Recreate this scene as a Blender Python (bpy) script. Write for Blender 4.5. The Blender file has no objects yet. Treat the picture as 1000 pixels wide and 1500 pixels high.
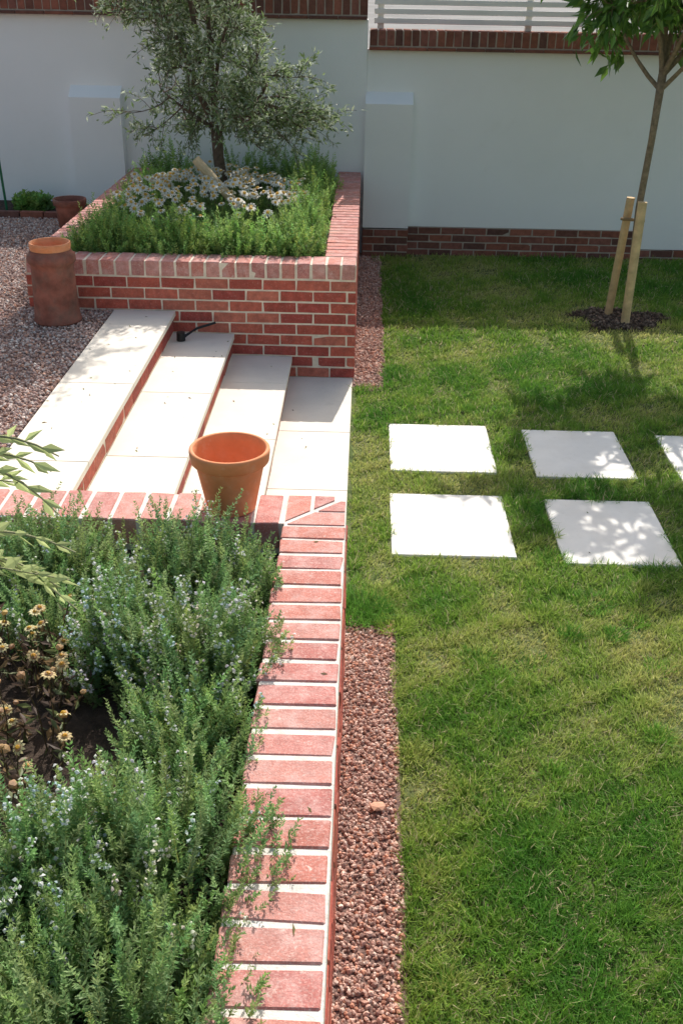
import bpy, bmesh, math, numpy as np
from mathutils import Matrix, Vector
rng=np.random.default_rng(7)
sc=bpy.context.scene
H=.784; R1=.1506

# ------------------------------------------------------------------ materials
def new_mat(name, attr=True, base=(.5,.5,.5), rough=.8, var=.25, vscale=8, bump=.3, bscale=60, bdist=.01,
            transl=0.0, spec=.3, tint2=None, tscale=2.0, tamt=.5, fine=None, fine2=None):
    m=bpy.data.materials.new(name); m.use_nodes=True
    nt=m.node_tree; N=nt.nodes; L=nt.links; N.clear()
    out=N.new('ShaderNodeOutputMaterial'); p=N.new('ShaderNodeBsdfPrincipled')
    p.inputs['Roughness'].default_value=rough
    p.inputs['Specular IOR Level'].default_value=spec
    tc=N.new('ShaderNodeTexCoord')
    if attr:
        a=N.new('ShaderNodeAttribute'); a.attribute_name='Col'; col=a.outputs['Color']
    else:
        a=N.new('ShaderNodeRGB'); a.outputs[0].default_value=(*base,1); col=a.outputs[0]
    def noise(s,det=5,r=.6):
        n=N.new('ShaderNodeTexNoise'); n.inputs['Scale'].default_value=s; n.inputs['Detail'].default_value=det
        n.inputs['Roughness'].default_value=r; L.new(tc.outputs['Object'],n.inputs['Vector']); return n.outputs['Fac']
    def mapr(x,a0,a1,b0,b1):
        r=N.new('ShaderNodeMapRange'); r.inputs[1].default_value=a0; r.inputs[2].default_value=a1
        r.inputs[3].default_value=b0; r.inputs[4].default_value=b1; L.new(x,r.inputs[0]); return r.outputs[0]
    def mix(mode,fac,c1,c2):
        x=N.new('ShaderNodeMix'); x.data_type='RGBA'; x.blend_type=mode
        if isinstance(fac,float): x.inputs[0].default_value=fac
        else: L.new(fac,x.inputs[0])
        L.new(c1,x.inputs[6])
        if isinstance(c2,tuple): x.inputs[7].default_value=(*c2,1)
        else: L.new(c2,x.inputs[7])
        return x.outputs[2]
    if tint2 is not None:
        col=mix('MIX',mapr(noise(tscale,6,.65),.45,.7,0,tamt),col,tint2)
    for fn in (fine,fine2):
        if fn is not None:   # (colour, scale, amount, lo, hi)
            col=mix('MIX',mapr(noise(fn[1],3,.7),fn[3],fn[4],0,fn[2]),col,fn[0])
    if var>0:
        v=mapr(noise(vscale),.3,.7,1-var,1+var)
        c=N.new('ShaderNodeCombineColor')
        for i in range(3): L.new(v,c.inputs[i])
        col=mix('MULTIPLY',1.0,col,c.outputs[0])
    L.new(col,p.inputs['Base Color'])
    if bump>0:
        b=N.new('ShaderNodeBump'); b.inputs['Strength'].default_value=bump; b.inputs['Distance'].default_value=bdist
        L.new(noise(bscale,6,.7),b.inputs['Height']); L.new(b.outputs[0],p.inputs['Normal'])
    if transl>0:
        t=N.new('ShaderNodeBsdfTranslucent'); L.new(col,t.inputs[0])
        mx=N.new('ShaderNodeMixShader'); mx.inputs[0].default_value=transl
        L.new(p.outputs[0],mx.inputs[1]); L.new(t.outputs[0],mx.inputs[2]); L.new(mx.outputs[0],out.inputs[0])
    else: L.new(p.outputs[0],out.inputs[0])
    return m

M={}
M['brick']=new_mat('brick_red',rough=.85,var=.25,vscale=22,bump=.6,bscale=110,bdist=.004,fine=((.66,.45,.38),90,.5,.55,.8),tint2=(.30,.09,.07),tscale=9,tamt=.5)
M['brick_top']=new_mat('brick_coping_weathered',rough=.85,var=.14,vscale=30,bump=.7,bscale=130,bdist=.005,
        tint2=(.66,.42,.38),tscale=16,tamt=.65,fine=((.74,.55,.49),170,.6,.48,.75),fine2=((.76,.68,.60),38,.75,.64,.76))
M['brick_dark']=new_mat('brick_brown',rough=.9,var=.25,vscale=20,bump=.5,bscale=90,bdist=.004)
M['mortar']=new_mat('mortar_cream',attr=False,base=(.74,.65,.52),rough=.95,var=.18,vscale=15,bump=.4,bscale=200,bdist=.002)
M['mortar_white']=new_mat('mortar_pale',attr=False,base=(.76,.71,.64),rough=.95,var=.16,vscale=24,bump=.8,bscale=130,bdist=.004,tint2=(.64,.51,.44),tscale=26,tamt=.5)
M['mortar_dark']=new_mat('mortar_grey',attr=False,base=(.42,.35,.29),rough=.95,var=.2,vscale=15,bump=.4,bscale=150,bdist=.003)
M['render']=new_mat('white_render',attr=False,base=(.93,.925,.915),rough=.9,var=.015,vscale=1.3,bump=.14,bscale=50,bdist=.003,tint2=(.87,.87,.85),tscale=.9,tamt=.5,fine=((.76,.74,.69),3.5,.16,.60,.8))
M['slab']=new_mat('sandstone_slab',rough=.8,var=.06,vscale=4,bump=.15,bscale=90,bdist=.002,tint2=(.70,.62,.51),tscale=1.7,tamt=.4,fine=((.54,.47,.38),45,.3,.60,.8),fine2=((.50,.44,.36),5,.25,.62,.8))
M['soil']=new_mat('soil',attr=False,base=(.075,.052,.038),rough=1,var=.5,vscale=25,bump=1,bscale=40,bdist=.03)
M['turf']=new_mat('turf_base',attr=False,base=(.10,.14,.04),rough=1,var=.4,vscale=12,bump=.8,bscale=60,bdist=.02,tint2=(.25,.23,.11),tscale=3,tamt=.7)
M['gravelbase']=new_mat('gravel_bed',attr=False,base=(.27,.17,.14),rough=1,var=.4,vscale=60,bump=1,bscale=70,bdist=.02)
M['gravel']=new_mat('gravel_stone',rough=.85,var=.2,vscale=80,bump=.3,bscale=200,bdist=.002)
M['grass']=new_mat('grass_blade',rough=.6,var=0,bump=0,transl=.45,spec=.25)
M['leaf']=new_mat('leaf',rough=.5,var=0,bump=0,transl=.42,spec=.35)
M['treeleaf']=new_mat('tree_leaf',rough=.45,var=0,bump=0,transl=.22,spec=.4)
M['bark']=new_mat('bark',attr=True,rough=.95,var=.35,vscale=30,bump=.8,bscale=70,bdist=.01)
M['wood']=new_mat('stake_wood',attr=True,rough=.8,var=.25,vscale=12,bump=.3,bscale=60,bdist=.004)
M['terra']=new_mat('terracotta',attr=False,base=(.74,.28,.12),rough=.75,var=.14,vscale=9,bump=.25,bscale=60,bdist=.003,tint2=(.76,.42,.27),tscale=6,tamt=.6,fine=((.80,.55,.40),22,.4,.6,.8))
M['clay']=new_mat('old_clay',attr=False,base=(.27,.10,.07),rough=.8,var=.4,vscale=10,bump=.5,bscale=40,bdist=.005,tint2=(.15,.11,.085),tscale=7,tamt=.8)
M['road']=new_mat('road_surface',attr=False,base=(.17,.17,.17),rough=.9,var=.3,vscale=.15,bump=0)
M['paint']=new_mat('white_paint',attr=False,base=(.84,.82,.78),rough=.5,var=.05,vscale=3,bump=.05)
M['black']=new_mat('black_metal',attr=False,base=(.02,.02,.02),rough=.4,var=.1,bump=0)
M['green']=new_mat('green_plastic',attr=False,base=(.02,.14,.06),rough=.5,var=.1,bump=0)

# ------------------------------------------------------------------ mesh builder
class MB:
    def __init__(s): s.v=[];s.t=[];s.q=[];s.c=[];s.n=0
    def add(s,v,tri=None,quad=None,col=(.5,.5,.5)):
        v=np.asarray(v,float).reshape(-1,3); c=np.asarray(col,float)
        if c.ndim==1: c=np.tile(c,(len(v),1))
        s.v.append(v); s.c.append(c)
        if tri is not None and len(tri): s.t.append(np.asarray(tri,int).reshape(-1,3)+s.n)
        if quad is not None and len(quad): s.q.append(np.asarray(quad,int).reshape(-1,4)+s.n)
        s.n+=len(v)
    def inst(s,pv,pt,pq,Ms,Ts,cols,pc=None):
        pv=np.asarray(pv,float); Nn=len(Ts); V=len(pv)
        v=np.einsum('nij,vj->nvi',Ms,pv)+Ts[:,None,:]
        c=np.repeat(np.asarray(cols)[:,None,:],V,1)
        if pc is not None: c=c*np.asarray(pc)[None]
        off=(np.arange(Nn)*V)[:,None,None]
        t=(np.asarray(pt,int).reshape(1,-1,3)+off).reshape(-1,3) if pt is not None and len(pt) else None
        q=(np.asarray(pq,int).reshape(1,-1,4)+off).reshape(-1,4) if pq is not None and len(pq) else None
        s.add(v.reshape(-1,3),t,q,np.clip(c.reshape(-1,3),0,.85))
    def build(s,name,mat,smooth=False):
        V=np.concatenate(s.v); C=np.concatenate(s.c)
        T=np.concatenate(s.t) if s.t else np.zeros((0,3),int); Q=np.concatenate(s.q) if s.q else np.zeros((0,4),int)
        me=bpy.data.meshes.new(name); me.vertices.add(len(V)); me.vertices.foreach_set('co',V.astype(np.float32).ravel())
        me.loops.add(len(T)*3+len(Q)*4); me.loops.foreach_set('vertex_index',np.concatenate([T.ravel(),Q.ravel()]).astype(np.int32))
        me.polygons.add(len(T)+len(Q))
        ls=np.concatenate([np.arange(len(T))*3, len(T)*3+np.arange(len(Q))*4]).astype(np.int32)
        me.polygons.foreach_set('loop_start',ls)
        me.polygons.foreach_set('use_smooth',np.full(len(T)+len(Q),bool(smooth)))
        me.update(calc_edges=True)
        a=me.color_attributes.new('Col','FLOAT_COLOR','POINT')
        a.data.foreach_set('color',np.concatenate([C,np.ones((len(C),1))],1).astype(np.float32).ravel())
        me.materials.append(mat); o=bpy.data.objects.new(name,me); sc.collection.objects.link(o); return o

def group(name,objs):
    e=bpy.data.objects.new(name,None); sc.collection.objects.link(e)
    for o in objs: o.parent=e
    return e

# chamfer box proto
SG=np.array([[(1 if c>>k&1 else -1) for k in range(3)] for c in range(8)],float)
CBs=np.repeat(SG,3,0); CBm=np.array([[0 if k==a else 1 for k in range(3)] for c in range(8) for a in range(3)],float)
def _cbf():
    q=[];t=[]
    idx=lambda s: sum((1<<k) for k in range(3) if s[k]>0)
    for a in range(3):
        p,r=[k for k in range(3) if k!=a]
        for s in (-1,1):
            f=[]
            for sp,sr in ((-1,-1),(1,-1),(1,1),(-1,1)):
                z=[0]*3; z[a]=s; z[p]=sp; z[r]=sr; f.append(idx(z)*3+a)
            q.append(f)
    for e in range(3):
        p,r=[k for k in range(3) if k!=e]
        for sp in (-1,1):
            for sr in (-1,1):
                z=[0]*3; z[p]=sp; z[r]=sr; z[e]=-1; c0=idx(z); z[e]=1; c1=idx(z)
                q.append([c0*3+p,c0*3+r,c1*3+r,c1*3+p])
    for c in range(8): t.append([c*3,c*3+1,c*3+2])
    return t,q
CBt,CBq=_cbf()
def cbox(mb,cen,half,col,b=.004,axes=None,jit=0,cj=0):
    v=CBs*(np.asarray(half)[None]-b*CBm)
    if cj: v=v+np.repeat(rng.normal(0,cj,(8,3))*[1,1,.3],3,0)
    if axes is None: axes=np.eye(3)
    v=v@np.asarray(axes)
    if jit:
        a=rng.normal(0,jit*2,3); Rm=np.array([[1,-a[2],a[1]],[a[2],1,-a[0]],[-a[1],a[0],1]]); v=v@Rm.T+rng.normal(0,jit*.12,3)
    mb.add(v+np.asarray(cen),CBt,CBq,col)
def box2(mb,lo,hi,col,b=.003): 
    lo=np.array(lo,float);hi=np.array(hi,float); cbox(mb,(lo+hi)/2,(hi-lo)/2,col,b)

def bcol(kind='red'):
    if kind=='red':
        pal=[(.46,.105,.07),(.40,.085,.06),(.50,.13,.085),(.35,.07,.055),(.48,.15,.10)]
    elif kind=='top':
        pal=[(.49,.20,.17),(.52,.19,.145),(.47,.17,.145),(.52,.23,.19),(.50,.18,.14)]
    else:
        pal=[(.24,.09,.06),(.18,.075,.055),(.29,.105,.07),(.15,.07,.055),(.25,.10,.075)]
    c=np.array(pal[rng.integers(len(pal))])*rng.uniform(.9,1.12); return c
def brick_face(mb,org,u,n,length,z0,z1,kind,pitch=.075,bl=.215,jw=.010,depth=.1,courses=None):
    u=np.array(u,float);n=np.array(n,float);org=np.array(org,float)
    k=courses or int(round((z1-z0)/pitch)); pitch=(z1-z0)/k
    ax=np.array([u,n,[0,0,1]])
    for i in range(k):
        s=-(i%2)*(bl+jw)/2; zc=z0+(i+.5)*pitch
        while s<length-.02:
            a=max(s,0);b=min(s+bl,length)
            if b-a>.03:
                c=org+u*(a+b)/2-n*depth/2; c[2]=zc
                cbox(mb,c,((b-a)/2,depth/2,(pitch-jw)/2),bcol(kind),.003,ax,.003,.0012)
            s+=bl+jw
def coping(mb,org,run,across,length,w,z0,z1,kind,pitch=.1,jw=.012,b=.004):
    run=np.array(run,float);across=np.array(across,float);org=np.array(org,float)
    k=max(1,int(round(length/pitch))); p=length/k; ax=np.array([run,across,[0,0,1]])
    for i in range(k):
        c=org+run*(i+.5)*p+across*w/2; c[2]=(z0+z1)/2
        cbox(mb,c,((p-jw)/2*rng.uniform(.97,1.02),w/2,(z1-z0)/2),bcol(kind),b,ax,.0035,.0015)

def prism(mb,poly,z0,z1,col):
    n=len(poly); v=[(x,y,z0) for x,y in poly]+[(x,y,z1) for x,y in poly]
    q=[[i,(i+1)%n,n+(i+1)%n,n+i] for i in range(n)]
    if n==4: q+= [[0,1,2,3],[4,5,6,7]]; t=None
    else: t=[[0,1,2],[3,4,5]]
    mb.add(v,t,q,col)

def tube(mb,pts,rad,col,seg=8):
    pts=np.asarray(pts,float); rad=np.asarray(rad,float); n=len(pts)
    vs=[]
    for i in range(n):
        d=pts[min(i+1,n-1)]-pts[max(i-1,0)]; d/=np.linalg.norm(d)+1e-9
        a=np.array([1,0,0]) if abs(d[0])<.8 else np.array([0,1,0])
        x=np.cross(a,d); x/=np.linalg.norm(x); y=np.cross(d,x)
        th=np.arange(seg)*2*math.pi/seg
        vs.append(pts[i]+rad[i]*(np.cos(th)[:,None]*x+np.sin(th)[:,None]*y))
    q=[[i*seg+j,i*seg+(j+1)%seg,(i+1)*seg+(j+1)%seg,(i+1)*seg+j] for i in range(n-1) for j in range(seg)]
    vs=np.concatenate(vs); vs=np.concatenate([vs,[pts[0],pts[-1]]])
    t=[[j,(j+1)%seg,n*seg] for j in range(seg)]+[[(n-1)*seg+j,(n-1)*seg+(j+1)%seg,n*seg+1] for j in range(seg)]
    mb.add(vs,t,q,col)
def lathe(name,prof,loc,mat,seg=72,wob=0):
    mb=MB(); th=np.arange(seg)*2*math.pi/seg; vs=[]
    for r,z in prof:
        rr=r*(1+wob*np.sin(th*3+z*20)); vs.append(np.stack([rr*np.cos(th),rr*np.sin(th),np.full(seg,z)],1))
    n=len(prof); q=[[i*seg+j,i*seg+(j+1)%seg,(i+1)*seg+(j+1)%seg,(i+1)*seg+j] for i in range(n-1) for j in range(seg)]
    mb.add(np.concatenate(vs),None,q); o=mb.build(name,mat,True); o.location=loc; return o
def frames(D,scale,flat=None):
    D=D/np.linalg.norm(D,axis=1,keepdims=True)
    a=rng.normal(size=D.shape); x=np.cross(a,D); x/=np.linalg.norm(x,axis=1,keepdims=True); y=np.cross(D,x)
    Mx=np.stack([x,y,D],2); 
    s=np.asarray(scale); 
    return Mx*(s[:,None,None] if s.ndim==1 else s[:,None,:])

# ------------------------------------------------------------------ ground
def sheet(name,x0,y0,x1,y1,z,mat,div=1):
    mb=MB(); mb.add([(x0,y0,z),(x1,y0,z),(x1,y1,z),(x0,y1,z)],None,[[0,1,2,3]]); return mb.build(name,mat)
sheet('ground',-300,-60,300,600,-.03,M['road'])
turf=sheet('turf_soil',-.02,-3,8,10.5,-.006,M['turf'])

# stepping stones
stones=[(.225,5.285,.825,5.965),(.215,4.335,.815,4.995),(1.04,5.25,1.605,5.92),(1.035,4.29,1.595,4.97),(1.845,5.22,2.42,5.88),(1.85,4.25,2.4,4.93)]
for i,(a,b,c,d) in enumerate(stones):
    mb=MB(); box2(mb,(a,b,-.03),(c,d,.008),np.array((.84,.80,.73))*rng.uniform(.97,1.01),.003); mb.build('stepping_stone',M['slab'])

def wav(x,y,seed,f0,n=6):
    r=np.random.default_rng(seed); o=0
    for i in range(n):
        f=f0*(1.6**(i*.6)); a=r.uniform(0,2*math.pi); o=o+np.sin(f*(x*math.cos(a)+y*math.sin(a))+r.uniform(0,6.3))/(1+.3*i)
    return o/2.2
# grass
def grass_points(n,x0,x1,y0,y1):
    return np.stack([rng.uniform(x0,x1,n),rng.uniform(y0,y1,n)],1)
PX,PY=2.15,8.30
def pit_r(ang): return 1+.16*np.sin(ang*3+1)+.10*np.sin(ang*5)+.07*np.sin(ang*9+2)
def lawn_mask(P,grow=.0):
    x,y=P[:,0],P[:,1]
    edge=.212+.012*np.sin(y*9)+.008*np.sin(y*31)+rng.normal(0,.006,len(x))
    mid=(y>3.76+.05*np.sin(x*40))&(y<6.60)&(x>.005+.01*np.sin(y*14))
    ok=((x>edge)|mid)&(y<10.36)
    for a,b,c,d in stones:
        g=.002+.014*np.sin(x*23+y*17)+.008*np.sin(x*71-y*53)
        ok&=~((x>a+g)&(x<c-g)&(y>b+g)&(y<d-g))
    an=np.arctan2((y-PY)/.29,(x-PX)/.36)
    rr=np.hypot((x-PX)/.36,(y-PY)/.29)/pit_r(an)
    ok&=rr+rng.normal(0,.08,len(x))>1
    return ok
def blade(bend,w=.5):
    pv=np.array([[-w,0,0],[w,0,0],[w*.8,bend*.25,.5],[-w*.8,bend*.25,.5],[0,bend,.93]])
    return pv,[[3,2,4]],[[0,1,2,3]]
gb=MB()
zones=[(.15,1.35,1.6,2.6,40000,.0033,.036),(-.0,2.1,2.6,3.9,70000,.0034,.036),(-.0,2.9,3.9,5.4,76000,.0040,.036),(-.0,3.6,5.4,7.4,78000,.0050,.038),(.2,4.2,7.4,10.38,74000,.0066,.040)]
for (x0,x1,y0,y1,n,w,h) in zones:
    P=grass_points(n,x0,x1,y0,y1); P=P[lawn_mask(P)]; n=len(P)
    big=wav(P[:,0],P[:,1],3,2.2); small=wav(P[:,0],P[:,1],5,9); tiny=wav(P[:,0],P[:,1],8,34)
    thin=(small+tiny*.6>1.05)&(rng.random(n)<.55)
    P=P[~thin]; big=big[~thin];small=small[~thin];tiny=tiny[~thin]
    for k in range(4):
        s=slice(k,None,4); p=P[s]; m=len(p); B=big[s];S=small[s];TY=tiny[s]
        pv,pt,pq=blade([.15,.5,.8,1.1][k],.5)
        hh=h*rng.uniform(.5,1.3,m)*(1-.32*np.clip(S,-1,1)-.2*np.clip(B,-1,1)+.35*np.clip(TY,-1,1)); ww=w*rng.uniform(.7,1.3,m)
        tilt=np.stack([rng.normal(0,.38,m)+.4*S+.35*TY,rng.normal(0,.38,m)+.3*B-.35*TY,np.ones(m)],1)
        F=frames(tilt,np.stack([ww,hh,hh],1))
        T=np.stack([p[:,0],p[:,1],np.full(m,-.006)],1)
        base=np.array((.275,.43,.06)); yel=np.array((.56,.54,.19)); deep=np.array((.10,.265,.035))
        y=np.clip(.16+.42*B+.38*S+.15*TY+rng.normal(0,.18,m),0,1)[:,None]; g=np.clip(.26-.6*B-.4*S-.2*TY+rng.normal(0,.2,m),0,1)[:,None]
        col=base*(1-y)*(1-g)+yel*y*(1-g)+deep*g
        dead=rng.random(m)<.07+.06*np.clip(S,0,1); col[dead]=(.60,.52,.31)
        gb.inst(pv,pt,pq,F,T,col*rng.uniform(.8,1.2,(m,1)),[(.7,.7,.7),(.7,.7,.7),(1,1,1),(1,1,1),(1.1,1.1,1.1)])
# tufts
tufts=[(.06,3.82,.12,900,.08),(.98,4.32,.08,260,.06),(.16,3.95,.1,500,.055),(.22,3.72,.07,300,.06),(1.1,3.95,.10,260,.05),(.5,2.1,.12,300,.05),(2.6,8.2,.12,200,.07),(.3,10.2,.2,300,.06),
    (.30,2.35,.05,150,.05),(.27,2.9,.05,150,.05),(.31,1.95,.05,120,.05),(1.15,3.7,.05,200,.045),(.55,3.5,.07,200,.045)]
for k in range(110):
    yy=rng.uniform(1.7,7.2); xx=rng.uniform(.3,.7+yy*.42)
    if any(a-.06<xx<c+.06 and b-.06<yy<d+.06 for a,b,c,d in stones): continue
    tufts.append((xx,yy,rng.uniform(.03,.09),int(rng.uniform(60,200)),rng.uniform(.035,.06)))
for (tx,ty,rr,n,hh0) in tufts:
    a=rng.uniform(0,6.28,n); r=rr*np.sqrt(rng.random(n)); d=np.stack([np.cos(a)*r/rr*.8,np.sin(a)*r/rr*.8,np.ones(n)],1)+rng.normal(0,.2,(n,3))
    pv,pt,pq=blade(.6); h_=hh0*rng.uniform(.5,1.2,n)
    T=np.stack([tx+np.cos(a)*r,ty+np.sin(a)*r,np.full(n,-.005)],1)
    T[:,0]=np.maximum(T[:,0],.012)
    tc_=np.array([(.32,.46,.08),(.14,.32,.045),(.42,.48,.13),(.18,.37,.05)])[rng.integers(4)]
    gb.inst(pv,pt,pq,frames(d,np.stack([np.full(n,.004),h_,h_],1)),T,tc_*rng.uniform(.7,1.2,(n,1)))
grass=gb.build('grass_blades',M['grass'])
group('lawn',[turf,grass])

# ------------------------------------------------------------------ gravel
def ico():
    t=(1+5**.5)/2; v=[(-1,t,0),(1,t,0),(-1,-t,0),(1,-t,0),(0,-1,t),(0,1,t),(0,-1,-t),(0,1,-t),(t,0,-1),(t,0,1),(-t,0,-1),(-t,0,1)]
    f=[(0,11,5),(0,5,1),(0,1,7),(0,7,10),(0,10,11),(1,5,9),(5,11,4),(11,10,2),(10,7,6),(7,1,8),(3,9,4),(3,4,2),(3,2,6),(3,6,8),(3,8,9),(4,9,5),(2,4,11),(6,2,10),(8,6,7),(9,8,1)]
    v=np.array(v,float); v/=np.linalg.norm(v[0]); return v,f
def gravel(mb,P,z,size,pal,zj=.4):
    n=len(P); iv,fi=ico()
    for k in range(5):
        s=slice(k,None,5); p=P[s]; m=len(p); pv=iv*(1+rng.uniform(-.28,.2,(12,1)))
        D=rng.normal(size=(m,3)); sc_=size*rng.uniform(.55,1.3,(m,1))*rng.uniform(.6,1.1,(m,3))
        pal_=np.array(pal)[rng.integers(len(pal),size=m)]*rng.uniform(.7,1.25,(m,1))
        T=np.stack([p[:,0],p[:,1],z+size*zj*rng.uniform(-.6,1.3,m)],1)
        mb.inst(pv,fi,None,frames(D,sc_),T,pal_)
GP=[(.50,.29,.22),(.41,.22,.17),(.60,.39,.31),(.33,.19,.15),(.68,.50,.41),(.48,.30,.24),(.54,.26,.17)]
g=MB()
P=grass_points(11500,.0,.222,.8,3.80); P=P[(P[:,0]<.207+.01*np.sin(P[:,1]*9))&(P[:,1]<3.76+.03*np.sin(P[:,0]*60))]; gravel(g,P,-.004,.0080,GP,.9)
P=grass_points(7000,.0,.222,6.60,10.38); P=P[P[:,0]<.207+.01*np.sin(P[:,1]*9)]; gravel(g,P,-.004,.0095,GP,.8)
gs=g.build('stones',M['gravel'])
b1=sheet('bed',-.02,-3,.215,3.80,-.002,M['gravelbase']); b2=sheet('bed_far',-.02,6.55,.215,10.5,-.002,M['gravelbase'])
group('gravel_strip',[gs,b1,b2])
mb=MB(); iv,fi=ico(); mb.add(iv*np.array([.032,.028,.009])*(1+rng.uniform(-.25,.15,(12,1)))+np.array([.138,2.62,.018]),fi,None,(.62,.33,.22)); mb.build('flat_pebble',M['gravel'])
# upper gravel terrace
mb=MB(); box2(mb,(-8,3.40,-.02),(-1.63,10.37,.44),(.3,.2,.2)); tb=mb.build('terrace_base',M['gravelbase'])
g=MB(); P=grass_points(52000,-3.6,-1.63,4.0,9.62); gravel(g,P,.442,.0100,[tuple(np.array(c)*np.array((.97,1.17,1.28))) for c in GP],.7)
gt=g.build('stones',M['gravel']); group('gravel_terrace',[tb,gt])
mb=MB(); 
coping(mb,(-6,9.60,0),(1,0,0),(0,1,0),3.78,.06,.43,.50,'dark',.225,.01); mb.build('brick_edging',M['brick_dark'])
sheet('border_soil',-6,9.66,-2.2,10.36,.452,M['soil'])

# ------------------------------------------------------------------ steps
sl=MB(); rb=MB(); rm=MB()
def slabrow(x0,x1,ztop,joints,ov=.0):
    for a,b in zip(joints[:-1],joints[1:]):
        c=np.array((.80,.73,.62))*rng.uniform(.97,1.02)
        box2(sl,(x0,a+.0015,ztop-.035),(x1,b-.0015,ztop),c,.003)
t0,tt=.426,.391
slabrow(-.47,-.012,.004,[3.395,4.10,5.02,5.82,6.775])
slabrow(-t0-tt-.03,-t0,R1,[3.395,4.4,5.35,6.25,6.775])
slabrow(-t0-2*tt-.03,-t0-tt,2*R1,[3.395,3.66,4.75,5.65,6.775])
slabrow(-1.62,-t0-2*tt,3*R1,[3.395,4.35,5.38,6.775])
for i,x in enumerate((-t0,-t0-tt,-t0-2*tt)):
    z1=(i+1)*R1-.037; z0=i*R1+.002
    box2(rm,(x-.30,3.40,z0-.10),(x-.020,6.77,z1),(.5,.5,.5))
    brick_face(rb,(x-.017,3.40,0),(0,1,0),(1,0,0),3.37,z0+.006,z1-.004,'red',depth=.08,courses=1,pitch=.1)
o1=sl.build('treads',M['slab']); o2=rb.build('riser_bricks',M['brick']); o3=rm.build('riser_mortar',M['mortar'])
group('garden_steps',[o1,o2,o3])

# ------------------------------------------------------------------ planters
cp=MB(); mo=MB(); fb=MB(); Yn=3.39; w=.215; zc0=H-.10
ys=np.arange(3.165,-1.0,-.1)
for yb in ys:
    cbox(cp,(-w/2,yb-.05,(zc0+H)/2),(w/2*rng.uniform(.985,1.005),.0425*rng.uniform(.95,1.02),.05),bcol('top'),.0035,None,.0028,.0022)
d=lambda y:y-Yn
for a,b in ((3.172,3.262),(3.276,3.352)):
    prism(cp,[(d(a)+.02,a),(0,a),(0,b),(d(b)+.02,b)],zc0,H,bcol('top'))
for a,b in ((-.207,-.125),(-.111,-.040)):
    prism(cp,[(a,Yn),(a,a+Yn+.012),(b,b+Yn+.012),(b,Yn)],zc0,H,bcol('top'))
coping(cp,(-4.02,Yn-w,0),(1,0,0),(0,1,0),3.80,w,zc0,H,'top',.1,.015)
box2(mo,(-w+.004,-1.0,-.02),(.004,Yn-.004,H-.0042),(1,1,1),.003)
box2(mo,(-4,Yn-w+.004,-.02),(-w+.006,Yn-.0025,H-.0046),(1,1,1),.002)
brick_face(fb,(.0075,-1,0),(0,1,0),(1,0,0),4.385,.0,zc0-.008,'red')
a1=cp.build('coping_bricks',M['brick_top']);a2=mo.build('mortar',M['mortar_white']); a4=fb.build('face_bricks',M['brick'])
sb=sheet('bed_soil',-4,-1,-.21,3.18,.66,M['soil'])
group('brick_planter',[a1,a2,a4,sb])
# far planter
Yp=6.778; L=-2.191; Yw=10.41
cp=MB(); mo=MB(); fb=MB()
coping(cp,(L,Yp,0),(1,0,0),(0,1,0),-L,w,zc0,H,'top',.1,.013)
coping(cp,(-w,Yp+w+.01,0),(0,1,0),(1,0,0),Yw-.05-Yp-w,w,zc0,H,'top',.1,.013)
coping(cp,(L,Yp+w+.01,0),(0,1,0),(1,0,0),Yw-.05-Yp-w,w,zc0,H,'top',.1,.013)
box2(mo,(L+.003,Yp+.003,-.02),(-.003,Yp+w-.006,H-.004),(1,1,1),.002)
box2(mo,(-w+.006,Yp+w-.006,-.02),(-.0035,Yw-.05,H-.0045),(1,1,1),.002)
box2(mo,(L+.0035,Yp+w-.006,-.02),(L+w-.006,Yw-.05,H-.0045),(1,1,1),.002)
brick_face(fb,(L,Yp,0),(1,0,0),(0,-1,0),-L,.0,zc0-.006,'red')
brick_face(fb,(0,Yp+.1,0),(0,1,0),(1,0,0),Yw-.06-Yp-.1,.0,zc0-.006,'red')
a1=cp.build('coping_bricks',M['brick_top']);a2=mo.build('mortar',M['mortar']);a3=fb.build('face_bricks',M['brick'])
sb=sheet('bed_soil',L+.2,Yp+.2,-.2,Yw-.05,.68,M['soil'])
group('brick_planter',[a1,a2,a3,sb])

# ------------------------------------------------------------------ back wall
wl=MB()
box2(wl,(.035,Yw,.27),(2.78,Yw+.22,1.86),(1,1,1),.004); box2(wl,(2.78,Yw+.001,.09),(8,Yw+.22,1.859),(1,1,1),.004)
box2(wl,(-8,Yw-.03,-.02),(.035,Yw+.215,2.11),(1,1,1),.004)
def pilaster(x0,x1,z0,zt,y0,y1):
    v=[(x0,y0,z0),(x1,y0,z0),(x1,y1,z0),(x0,y1,z0),(x0,y0,zt-.10),(x1,y0,zt-.10),(x1,y1,zt),(x0,y1,zt)]
    wl.add(v,None,[[0,1,2,3],[4,5,6,7],[0,1,5,4],[1,2,6,5],[2,3,7,6],[3,0,4,7]])
pilaster(.028,.47,.28,1.51,Yw-.14,Yw+.01)
pilaster(-2.73,-2.25,.2,1.52,Yw-.16,Yw-.02)
w1=wl.build('rendered_faces',M['render'])
bd=MB(); md=MB()
brick_face(bd,(.47,Yw-.012,0),(1,0,0),(0,-1,0),2.31,-.02,.27,'dark',courses=4)
brick_face(bd,(.028,Yw-.155,0),(1,0,0),(0,-1,0),.445,-.02,.27,'dark',courses=4)
brick_face(bd,(2.78,Yw-.012,0),(1,0,0),(0,-1,0),5.2,-.06,.09,'dark',courses=2)
box2(md,(.04,Yw-.009,-.05),(7.9,Yw+.05,.085),(1,1,1),.001); box2(md,(.041,Yw-.0095,.05),(2.77,Yw+.05,.268),(1,1,1),.001)
box2(md,(.034,Yw-.152,-.05),(.467,Yw-.003,.267),(1,1,1),.001)
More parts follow.
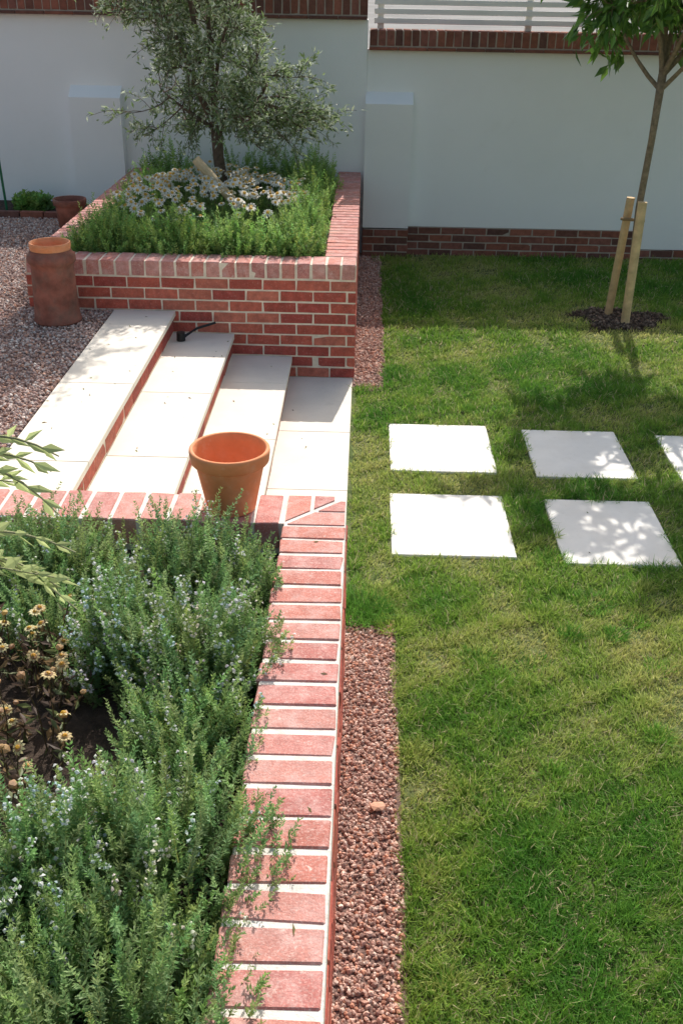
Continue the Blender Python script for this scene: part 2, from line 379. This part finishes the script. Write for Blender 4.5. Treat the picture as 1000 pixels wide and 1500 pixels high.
coping(bd,(.05,Yw-.05,0),(1,0,0),(0,1,0),7.9,.30,1.90,2.03,'dark',.077,.010)
box2(md,(.052,Yw-.045,1.875),(7.9,Yw+.24,2.022),(1,1,1),.001)
for k in range(30): box2(bd,(.05+k*.265,Yw-.065,1.862),(.05+k*.265+.258,Yw+.25,1.888),bcol('dark'),.003)
coping(bd,(-8,Yw-.085,0),(1,0,0),(0,1,0),8.03,.33,2.15,2.28,'dark',.077,.010)
box2(md,(-8,Yw-.080,2.12),(.028,Yw+.238,2.272),(1,1,1),.001)
for k in range(30): box2(bd,(.03-(k+1)*.265,Yw-.10,2.112),(.03-k*.265-.007,Yw+.25,2.138),bcol('dark'),.003)
w2=bd.build('plinth_and_coping_bricks',M['brick_dark']); w3=md.build('mortar',M['mortar_dark'])
group('white_rendered_wall',[w1,w2,w3])
# slatted fence
fe=MB()
for k in range(6): box2(fe,(.09,Yw+.16,2.075+k*.078),(3.4,Yw+.185,2.075+k*.078+(.046 if k<3 else .070)),(1,1,1),.003)
for x in (.12,1.48,2.9): box2(fe,(x,Yw+.187,2.028),(x+.06,Yw+.235,2.54),(1,1,1),.003)
fe.build('slatted_fence',M['paint'])

# ------------------------------------------------------------------ pots
pot=[(.001,.0),(.082,.0),(.086,.004),(.120,.175),(.121,.180),(.133,.183),(.137,.188),(.141,.222),(.140,.230),(.136,.234),(.130,.234),(.126,.230),(.124,.20),(.113,.17),(.078,.02),(.001,.018)]
lathe('terracotta_flower_pot',pot,(-.405,3.285,H+.001),M['terra'])
cp_=[(.001,0),(.150,0),(.152,.01),(.146,.03),(.140,.12),(.134,.34),(.135,.37),(.150,.385),(.152,.40),(.150,.43),(.134,.44),(.128,.455),(.128,.46),(.11,.46),(.108,.40),(.11,.05),(.001,.04)]
c1=lathe('weathered_body',cp_,(-1.93,6.52,.45),M['clay'],wob=.006)
li=[(.108,.40),(.122,.44),(.129,.485),(.128,.502),(.122,.505),(.114,.502),(.108,.47),(.100,.42),(.02,.36),(.001,.36)]
c2=lathe('orange_liner_pot',li,(-1.93,6.52,.452),M['terra'])
group('chimney_pot_planter',[c1,c2])
cq=[(.001,0),(.105,0),(.125,.20),(.127,.215),(.140,.222),(.143,.262),(.138,.272),(.128,.270),(.122,.23),(.10,.1),(.001,.1)]
lathe('clay_plant_pot',cq,(-2.50,9.12,.45),M['clay'])

# ------------------------------------------------------------------ foliage protos
def leafproto(L,W,fold=.15,droop=.15):
    v=np.array([[0,0,0],[W/2,0,L*.45],[0,droop*L,L],[-W/2,0,L*.45],[0,fold*W,L*.45]],float)
    return v,[[0,1,4],[4,1,2],[0,4,3],[4,2,3]]
def sprig(length,nodes,per,L,W,r,flower=0):
    V=[];T=[];C=[];n=0
    for i in range(nodes):
        f=(i+.5)/nodes; s=(1.1-.55*f)
        for k in range(per):
            a=r.uniform(0,6.28); up=.25+.9*f
            d=np.array([[math.cos(a),math.sin(a),up+r.normal(0,.2)]])
            lv,lt=leafproto(L*s*r.uniform(.75,1.2),W*s*r.uniform(.8,1.2))
            v=lv@frames(d,np.array([1.]))[0].T+np.array([math.sin(f*2)*.06*length,0,f*length])
            V.append(v);T.append(np.array(lt)+n);n+=5
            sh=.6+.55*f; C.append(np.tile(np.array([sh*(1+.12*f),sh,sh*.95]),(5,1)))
        if flower and r.random()<flower and f>.35:
            for k in range(2):
                a=r.uniform(0,6.28); c0=np.array([math.cos(a)*.008,math.sin(a)*.008,f*length])+np.array([math.sin(f*2)*.06*length,0,.002])
                q=.0036; v=np.array([[-q,-q,0],[q,-q,0],[q,q,.002],[-q,q,.002],[0,0,.005]])@frames(r.normal(size=(1,3))+[[0,0,1]],np.array([1.]))[0].T+c0
                V.append(v);T.append(np.array([[0,1,4],[1,2,4],[2,3,4],[3,0,4]])+n);n+=5
                C.append(np.tile(np.array([3.1,1.95,4.9]),(5,1)))
    st=np.array([[-.0013,0,0],[.0013,0,0],[.06*length*.9,0,length],[0,.0013,0]]); V.append(st);T.append(np.array([[0,1,2],[0,2,3]])+n);C.append(np.tile([1.1,.75,.7],(4,1)))
    return np.concatenate(V),np.concatenate(T),np.concatenate(C)
rs=np.random.default_rng(11)
near_sprigs=[sprig(.17,22,4,.018,.0060,rs,fl) for fl in (0,0,0,.5)]
far_sprigs=[sprig(.17,13,3,.032,.011,rs,0) for _ in range(3)]
def mound(mb,cx,cy,rx,ry,z0,h,n,protos,probs,base,lenr=(.8,1.35)):
    a=rng.uniform(0,6.28,n); r=np.sqrt(rng.random(n)); dx=np.cos(a)*r; dy=np.sin(a)*r
    probs=np.array(probs,float)
    ids=rng.choice(len(protos),size=n,p=probs/probs.sum())
    lump=1+.20*np.sin(dx*5+cx*9)*np.cos(dy*6+cy*7)
    tipz=h*np.sqrt(np.clip(1-.78*r**2,0,1))*lump*np.where(rng.random(n)<.14,rng.uniform(1.05,1.3,n),rng.uniform(.5,1.05,n))
    D=np.stack([dx*.5,dy*.5,np.full(n,1.)],1)+rng.normal(0,.20,(n,3)); D[:,2]=np.maximum(D[:,2],.35)
    Dn=D/np.linalg.norm(D,axis=1,keepdims=True); s=rng.uniform(*lenr,n)
    tip=np.stack([cx+dx*rx,cy+dy*ry,z0+tipz],1); B=tip-Dn*(.17*s)[:,None]
    low=B[:,2]<z0-.02; B[low,2]=z0-.02
    cols=np.array(base)*rng.uniform(.7,1.25,(n,1))*np.stack([rng.uniform(.8,1.2,n),np.ones(n),rng.uniform(.8,1.2,n)],1)
    for i,(pv,pt,pc) in enumerate(protos):
        m=ids==i
        if m.sum(): mb.inst(pv,pt,None,frames(Dn[m],s[m]),B[m],cols[m],pc)
G1=(.265,.43,.17)
clumps=[
 [(-.47,2.82,.30,.26,.31,330,.12),(-.40,2.42,.27,.27,.30,330,.3),(-.60,2.45,.2,.25,.31,180,.7),(-.37,2.05,.22,.22,.25,210,.05)],
 [(-.40,1.64,.34,.28,.30,400,.12),(-.42,1.25,.34,.28,.30,360,.02),(-.62,1.62,.2,.15,.32,120,.8),(-.80,1.45,.28,.28,.27,260,.05),(-.85,1.15,.3,.3,.26,190,.02),(-.45,.9,.3,.3,.28,160,.02)],
 [(-.98,2.92,.28,.22,.29,270,.12),(-1.42,2.90,.30,.25,.28,200,.1),(-1.85,2.85,.3,.25,.26,120,.1),(-.88,2.62,.2,.14,.2,110,.12)]]
for cl in clumps:
    mb=MB()
    for (x,y,rx,ry,h,n,fs) in cl: mound(mb,x,y,rx,ry,.66,h,n,near_sprigs,[.33,.33,.33,fs],G1)
    mb.build('winter_savory_shrub',M['leaf'])
# far planter herb ring
mb=MB(); GH=(.29,.48,.14)
for (x,y,rx,ry,h,n) in [(-1.75,7.20,.30,.26,.34,290),(-1.30,7.18,.34,.26,.33,310),(-.85,7.16,.34,.26,.32,310),(-.46,7.20,.26,.28,.33,250),
    (-.42,7.75,.22,.32,.34,230),(-.42,8.3,.22,.34,.35,210),(-.42,8.9,.24,.36,.36,190),(-.42,9.5,.26,.4,.38,180),(-.6,10.0,.35,.3,.38,160),(-1.1,10.0,.4,.3,.34,120),
    (-1.75,7.8,.25,.35,.30,200),(-1.78,8.4,.22,.35,.30,160),(-1.78,9.1,.24,.4,.34,150),(-1.75,9.8,.3,.4,.38,160),(-1.2,7.45,.6,.2,.22,150)]:
    mound(mb,x,y,rx,ry,.68,h,n,far_sprigs,[.34,.33,.33],GH)
mb.build('savory_hedge',M['leaf'])
mb=MB(); mound(mb,-3.08,9.95,.20,.16,.45,.17,110,[sprig(.13,7,3,.06,.035,rs)],[1],(.22,.40,.10)); mb.build('leafy_shrub',M['leaf'])
# daisies
fo=MB(); fl=MB()
for (x,y,rx,ry,h,n) in [(-1.15,7.95,.62,.40,.22,240),(-1.15,8.8,.55,.5,.22,200)]:
    mound(fo,x,y,rx,ry,.68,h,n,far_sprigs,[.34,.33,.33],(.22,.36,.11))
def daisy():
    V=[];T=[];C=[];n=0
    for k in range(10):
        a=k*6.283/10; ca,sa=math.cos(a),math.sin(a); pr=np.array([ca,sa,0]); pp=np.array([-sa,ca,0])
        v=np.array([pr*.25-pp*.08,pr*.25+pp*.08,pr*.75+pp*.19+[0,0,.02],pr*1.0+[0,0,-.18],pr*.75-pp*.19+[0,0,.02]])
        V.append(v);T.append(np.array([[0,1,2],[0,2,4],[4,2,3]])+n);n+=5;C.append(np.tile([1,1,1],(5,1)))
    iv,fi=ico(); V.append(iv*np.array([.38,.38,.32])+[0,0,.10]);T.append(np.array(fi)+n);C.append(np.tile([.90,.62,.16],(12,1)))
    return np.concatenate(V),np.concatenate(T),np.concatenate(C)
dv,dt,dc=daisy()
n=470; a=rng.uniform(0,6.28,n); r=np.sqrt(rng.random(n))
px=-1.12+.72*np.cos(a)*r; py=8.20+.95*np.sin(a)*r
keep=(wav(px,py,21,9)>-.6)&~((abs(px+1.12)<.14)&(py<8.75)&(py>8.3)); px=px[keep];py=py[keep];n=len(px)
T=np.stack([px,py,.68+.37*np.sqrt(np.clip(1-.45*((px+1.12)/.72)**2-.35*((py-8.2)/.95)**2,0,1))+rng.normal(0,.03,n)],1)
D=np.stack([rng.normal(0,.35,n),rng.normal(-.35,.35,n),np.ones(n)],1)
fl.inst(dv,dt,None,frames(D,rng.uniform(.026,.043,n)),T,np.tile([.88,.86,.76],(n,1))*rng.uniform(.9,1.0,(n,1)),dc)
for t in T[::2]: tube(fo,[t-[0,0,.25],t-[0,0,.004]],[.002,.002],(.16,.26,.08),4)
f1=fo.build('foliage',M['leaf']); f2=fl.build('flower_heads',M['leaf']); group('daisy_plants',[f1,f2])
# dried flowers near left
df=MB(); iv,fi=ico()
for k in range(105):
    bx=rng.uniform(-1.15,-.70); by=rng.uniform(1.80,2.5)
    t=np.array([bx+rng.normal(0,.05),by+rng.normal(0,.05),.66+rng.uniform(.08,.24)])
    tube(df,[(bx,by,.65),((bx+t[0])/2+.01,(by+t[1])/2,.66+(t[2]-.66)*.5),t],[.0022,.002,.0018],(.14,.10,.05),4)
    c=[(.60,.40,.20),(.46,.28,.15),(.72,.54,.22),(.55,.36,.22)][rng.integers(4)]
    s=rng.uniform(.007,.013); df.inst(iv*(1+rng.uniform(-.2,.2,(12,1)))*[1,1,.75],fi,None,frames(rng.normal(size=(1,3))*.3+[[0,0,1]],np.array([s])),t[None],np.array([c]))
    if rng.random()<.5: df.inst(dv,dt,None,frames(rng.normal(size=(1,3))*.3+[[0,0,1]],np.array([s*1.8])),t[None]+[[0,0,.002]],np.array([(.76,.60,.30) if rng.random()<.6 else (.82,.74,.40)]),dc)
    lv,lt=leafproto(.05,.016); m=12
    fz=rng.uniform(.0,.9,m)[:,None]; P0=np.array([bx,by,.66])*(1-fz)+t*fz
    df.inst(lv,lt,None,frames(rng.normal(size=(m,3))+[[0,0,.3]],rng.uniform(.5,1.1,m)),P0,np.array([(.17,.20,.08),(.25,.17,.09),(.12,.08,.06)])[rng.integers(3,size=m)])
df.build('dried_flower_plant',M['leaf'])

# ------------------------------------------------------------------ trees
def curve(p0,p1,bow,n=6):
    t=np.linspace(0,1,n)[:,None]; return p0*(1-t)+p1*t+np.array(bow)*(4*t*(1-t))
def leafy(mb_l,path,m,L,W,cols,spread,droopz=0.0,spr=.02):
    lv,lt=leafproto(1,W/L,.2,.2)
    f=rng.uniform(.15,1,m); idx=f*(len(path)-1); i0=np.minimum(idx.astype(int),len(path)-2); fr=(idx-i0)[:,None]
    P=path[i0]*(1-fr)+path[i0+1]*fr; ax=path[i0+1]-path[i0]; ax/=np.linalg.norm(ax,axis=1,keepdims=True)+1e-9
    D=ax*.6+rng.normal(0,spread,(m,3)); D[:,2]+=droopz
    P=P+rng.normal(0,spr,(m,3))
    c=np.array(cols)[rng.integers(len(cols),size=m)]*rng.uniform(.75,1.25,(m,1))
    mb_l.inst(lv,lt,None,frames(D,L*rng.uniform(.6,1.2,m)),P,c)
def tree(name,trunk,trad,limbs,crown_pts,bark,lmat,lcols,L,W,leaves,twl,spread=.6,droopz=0,bc=(.14,.10,.07),clus=6):
    tb=MB(); lb=MB(); tube(tb,trunk,trad,bc,12)
    limbpts=[]
    for (p0,p1,r0) in limbs:
        c=curve(np.array(p0,float),np.array(p1,float),rng.normal(0,.06,3),8); tube(tb,c,np.linspace(r0,r0*.25,8),bc,7); limbpts.append(c)
    LP=np.concatenate([c[2:] for c in limbpts])
    for cpt in crown_pts:
        d=np.linalg.norm(LP-cpt,axis=1)+.6*np.maximum(0,LP[:,2]-cpt[2]); s=LP[d.argmin()]
        c=curve(s,cpt,rng.normal(0,.05,3),6); tube(tb,c,np.linspace(.007,.003,6),bc,5)
        out=cpt-s; out/=np.linalg.norm(out)+1e-6
        for k in range(clus):
            dirn=out*.8+rng.normal(0,.55,3)+[0,0,.25+droopz*.6]; dirn/=np.linalg.norm(dirn)
            st=c[rng.integers(2,6)]; e=st+dirn*twl*rng.uniform(.4,1.35); tw=curve(st,e,(0,0,.03+droopz*-.05),5)
            tube(tb,tw,np.linspace(.003,.0015,5),bc,4); leafy(lb,tw,leaves,L,W,lcols,spread,droopz)
    a=tb.build('trunk_and_branches',bark,True); b=lb.build('leaves',lmat); return group(name,[a,b])
# olive
def env(z): return np.interp(z,[1.10,1.25,1.5,1.9,2.3,2.8,3.2,3.6,4.0],[.30,.66,.76,.62,.58,.60,.62,.50,.15])
def cenx(z): return np.interp(z,[1.1,1.5,2.3,3.5],[-1.08,-1.08,-1.38,-1.45])
cps=[np.array(q,float) for q in [(-.48,8.9,1.35),(-.55,8.8,1.22),(-.42,9.0,1.5),(-.62,9.1,1.25),(-1.85,8.9,1.45),(-1.75,8.8,1.3),(-1.95,9.0,2.25),(-1.85,8.9,2.2),(-.75,8.7,1.2)]]
while len(cps)<158:
    z=rng.uniform(1.18,3.9) if rng.random()<.5 else rng.uniform(1.25,2.4); a=rng.uniform(0,6.28)
    lob=1+.22*math.sin(a*3+z*5)+.12*math.sin(a*5-z*9)
    r=rng.uniform(.1,1)**.65*env(z)*lob*.95
    cps.append(np.array([cenx(z)+r*math.cos(a),9.0+r*math.sin(a)*.9,z]))
base=np.array([-1.17,9.0,.66]); fork=np.array([-1.19,9.0,1.32])
limbs=[(fork,(-1.55,8.8,2.3),.030),(fork,(-.75,8.9,1.75),.024),(fork,(-1.25,9.3,2.6),.030),(fork,(-1.6,9.0,1.6),.02),(fork,(-1.0,8.7,2.2),.024),(fork+[-.1,0,.5],(-1.5,9.0,3.5),.026),(fork,(-.8,9.3,2.0),.02)]
tree('olive_tree',[base,base+[.02,0,.2],base+[-.015,.01,.45],fork],[.062,.050,.045,.048],limbs,cps,M['bark'],M['leaf'],
     [(.18,.25,.10),(.12,.18,.065),(.36,.42,.29),(.24,.32,.15),(.44,.50,.38)],.056,.017,28,.27,bc=(.14,.10,.075),clus=6)
st=MB(); tube(st,[(-.99,8.40,.86),(-1.29,8.46,1.17)],[.036,.036],(.76,.56,.33),10); st.build('tree_stake',M['wood'])
# lawn tree
cps=[]
while len(cps)<112:
    v=rng.normal(size=3); v/=np.linalg.norm(v); v*=rng.uniform(.3,1)**.5
    p=np.array([2.38,8.25,2.95])+v*np.array([1.25,1.3,.95])
    if p[2]<2.15 and rng.random()<.3: continue
    if p[2]>3.1 and rng.random()<.62: continue
    cps.append(p)
f0=np.array([2.20,8.28,1.85])
limbs=[(f0,(1.6,8.1,2.9),.022),(f0,(2.9,8.2,2.9),.022),(f0,(2.2,8.8,3.1),.022),(f0,(2.3,7.6,2.8),.022),(f0,(2.3,8.3,3.7),.028),(f0-[0,0,.1],(1.7,8.7,2.7),.018),(f0-[0,0,.1],(2.75,7.8,2.6),.018)]
tree('lawn_tree',[(2.20,8.30,-.02),(2.19,8.3,.3),(2.17,8.29,.9),(2.19,8.28,1.4),(2.20,8.28,1.86)],[.036,.030,.027,.026,.032],limbs,cps,M['bark'],M['treeleaf'],
     [(.12,.25,.045),(.09,.19,.04),(.17,.31,.06)],.13,.046,18,.28,.42,-.35,bc=(.26,.20,.13),clus=6)
st=MB()
tube(st,[(2.07,8.40,-.02),(2.12,8.38,.96)],[.033,.033],(.60,.42,.22),12); tube(st,[(2.16,8.17,-.02),(2.17,8.20,.96)],[.036,.036],(.66,.47,.25),12)
s1=st.build('stakes',M['wood']); st=MB(); tube(st,[(2.06,8.36,.80),(2.22,8.25,.81),(2.22,8.33,.81)],[.012,.012,.012],(.3,.2,.1),6); s2=st.build('tie',M['wood']); group('tree_stakes',[s1,s2])
mu=MB(); th=np.linspace(0,2*math.pi,48,endpoint=False); rr=pit_r(th)*1.08
v=np.stack([PX+.36*rr*np.cos(th),PY+.29*rr*np.sin(th),np.full(48,-.002)],1); v=np.concatenate([v,[[PX,PY,.025]]]); mu.add(v,[[i,(i+1)%48,48] for i in range(48)])
m1=mu.build('soil_disc',M['soil']); g=MB(); n=1500; a=rng.uniform(0,6.28,n); r=rng.random(n)**.6*pit_r(a)
gravel(g,np.stack([PX+.35*r*np.cos(a),PY+.28*r*np.sin(a)],1),.01,.013,[(.10,.065,.045),(.14,.09,.065),(.065,.045,.035),(.22,.16,.12)],.8); m2=g.build('bark_chips',M['gravel']); group('tree_pit',[m1,m2])
# overhanging olive at left of near bed
def spray(tb,lb,p0,p1,m,L,bow=(0,0,.05),f0=.15):
    c=curve(np.array(p0,float),np.array(p1,float),bow,8); tube(tb,c,np.linspace(.005,.0015,8),(.32,.32,.18),5)
    lv,lt=leafproto(1,.24,.2,.15)
    for i in range(m):
        f=f0+(1-f0)*i/m; k=f*7; i0=min(int(k),6); P=c[i0]*(1-(k-i0))+c[i0+1]*(k-i0); ax=c[i0+1]-c[i0]; ax/=np.linalg.norm(ax)
        for s in (-1,1):
            side=np.cross(ax,[0,.8,.6]); side/=np.linalg.norm(side)
            D=(ax*.9+side*s*.8+rng.normal(0,.15,3))[None]
            x=np.cross([[0,.88,-.46]],D/np.linalg.norm(D)); x/=np.linalg.norm(x); Dn=D/np.linalg.norm(D)+0; y=np.cross(Dn,x)
            Mx=np.stack([x+rng.normal(0,.25,3)*1.0,y,Dn],2)*L*rng.uniform(.7,1.15)
            lb.inst(lv,lt,None,Mx,P[None],np.array([(.52,.60,.27)])*rng.uniform(.8,1.2))
tb=MB(); lb=MB()
tube(tb,[(-1.75,1.9,.64),(-1.72,1.9,1.3),(-1.7,1.92,1.9)],[.04,.035,.02],(.16,.12,.09),10)
for p0,p1,m,f in [((-1.71,1.9,1.5),(-.60,1.75,1.62),16,.5),((-.80,1.80,1.63),(-.50,1.70,1.70),8,.1),((-.75,1.78,1.62),(-.52,1.72,1.57),7,.1),((-.80,1.78,1.60),(-.53,1.74,1.65),7,.1),
      ((-1.71,1.9,1.35),(-.50,1.68,1.45),18,.5),((-.80,1.78,1.44),(-.50,1.70,1.37),8,.1),((-.85,1.78,1.44),(-.49,1.70,1.50),8,.1),((-.80,1.76,1.42),(-.53,1.70,1.42),8,.1)]:
    spray(tb,lb,p0,p1,m,.055,f0=f)
for k in range(26):
    e=np.array([-1.85,1.9,2.2])+rng.normal(0,.3,3); spray(tb,lb,(-1.7,1.92,1.8),e,12,.05)
a=tb.build('trunk_and_branches',M['bark']); b=lb.build('leaves',M['leaf']); group('young_olive_tree',[a,b])
# small items
mb=MB(); tube(mb,[(-1.13,6.60,.33),(-1.05,6.66,.37),(-.93,6.70,.40)],[.012,.009,.008],(.02,)*3,8); tube(mb,[(-1.15,6.60,.305),(-1.15,6.60,.36)],[.03,.028],(.02,)*3,12); mb.build('garden_spike_light',M['black'])
mb=MB(); tube(mb,[(-3.32,9.9,.45),(-3.36,9.95,1.1)],[.012,.012],(0,0,0),8); mb.build('garden_cane',M['green'])
mb=MB(); lv,lt=leafproto(.03,.010)
for (x0,x1,y0,y1,z,k) in [(-1.6,-1.22,4.6,6.7,3*R1+.002,18),(-1.18,-.83,4.6,6.7,2*R1+.002,12),(-.80,-.44,4.6,6.7,R1+.002,6),(-.40,-.03,4.6,6.7,.006,4),(1.06,1.58,4.4,5.9,.010,2),(-.2,0,.9,3.1,H+.002,5)]:
    T=np.stack([rng.uniform(x0,x1,k),rng.uniform(y0,y1,k),np.full(k,z)],1); D=np.stack([rng.normal(size=k),rng.normal(size=k),rng.uniform(0,.12,k)],1)
    mb.inst(lv,lt,None,frames(D,rng.uniform(.5,1.1,k)),T,np.array([(.30,.24,.12),(.2,.14,.07),(.26,.28,.12)])[rng.integers(3,size=k)])
mb.build('fallen_leaves',M['leaf'])

# ------------------------------------------------------------------ light / camera
el=math.radians(43.5); az=math.radians(8.5)
S=Vector((math.sin(az)*math.cos(el),math.cos(az)*math.cos(el),math.sin(el)))
ld=bpy.data.lights.new('sun','SUN'); ld.energy=5.0; ld.angle=math.radians(.4); ld.color=(1,.96,.91)
lo=bpy.data.objects.new('sun',ld); lo.rotation_euler=S.to_track_quat('Z','Y').to_euler(); sc.collection.objects.link(lo)
wd=bpy.data.worlds.new('World'); sc.world=wd; wd.use_nodes=True; nt=wd.node_tree; bg=nt.nodes['Background']
sk=nt.nodes.new('ShaderNodeTexSky'); sk.sky_type='NISHITA'; sk.sun_disc=False; sk.sun_elevation=el; sk.sun_rotation=az
sk.dust_density=4.0; sk.air_density=1.6
nt.links.new(sk.outputs[0],bg.inputs[0]); bg.inputs[1].default_value=.15
sc.view_settings.view_transform='Standard'; sc.view_settings.look='None'; sc.view_settings.exposure=0
cx,cz,f,p,ya,ro=0.0413,2.4854,1518.4,0.4798,0.0165,0.0175
F=Vector((-math.sin(ya)*math.cos(p),math.cos(ya)*math.cos(p),-math.sin(p))); Rr=Vector((math.cos(ya),math.sin(ya),0)); U=Rr.cross(F)
R2=Rr*math.cos(ro)+U*math.sin(ro); U2=-Rr*math.sin(ro)+U*math.cos(ro)
cd=bpy.data.cameras.new('camera'); cd.sensor_fit='VERTICAL'; cd.sensor_height=36; cd.lens=36*f/1500; cd.clip_end=2000; cd.clip_start=.05
co=bpy.data.objects.new('camera',cd); m=Matrix.Identity(4)
for i in range(3): m[i][0]=R2[i]; m[i][1]=U2[i]; m[i][2]=-F[i]
m[0][3]=cx; m[1][3]=0; m[2][3]=cz; co.matrix_world=m; sc.collection.objects.link(co); sc.camera=co
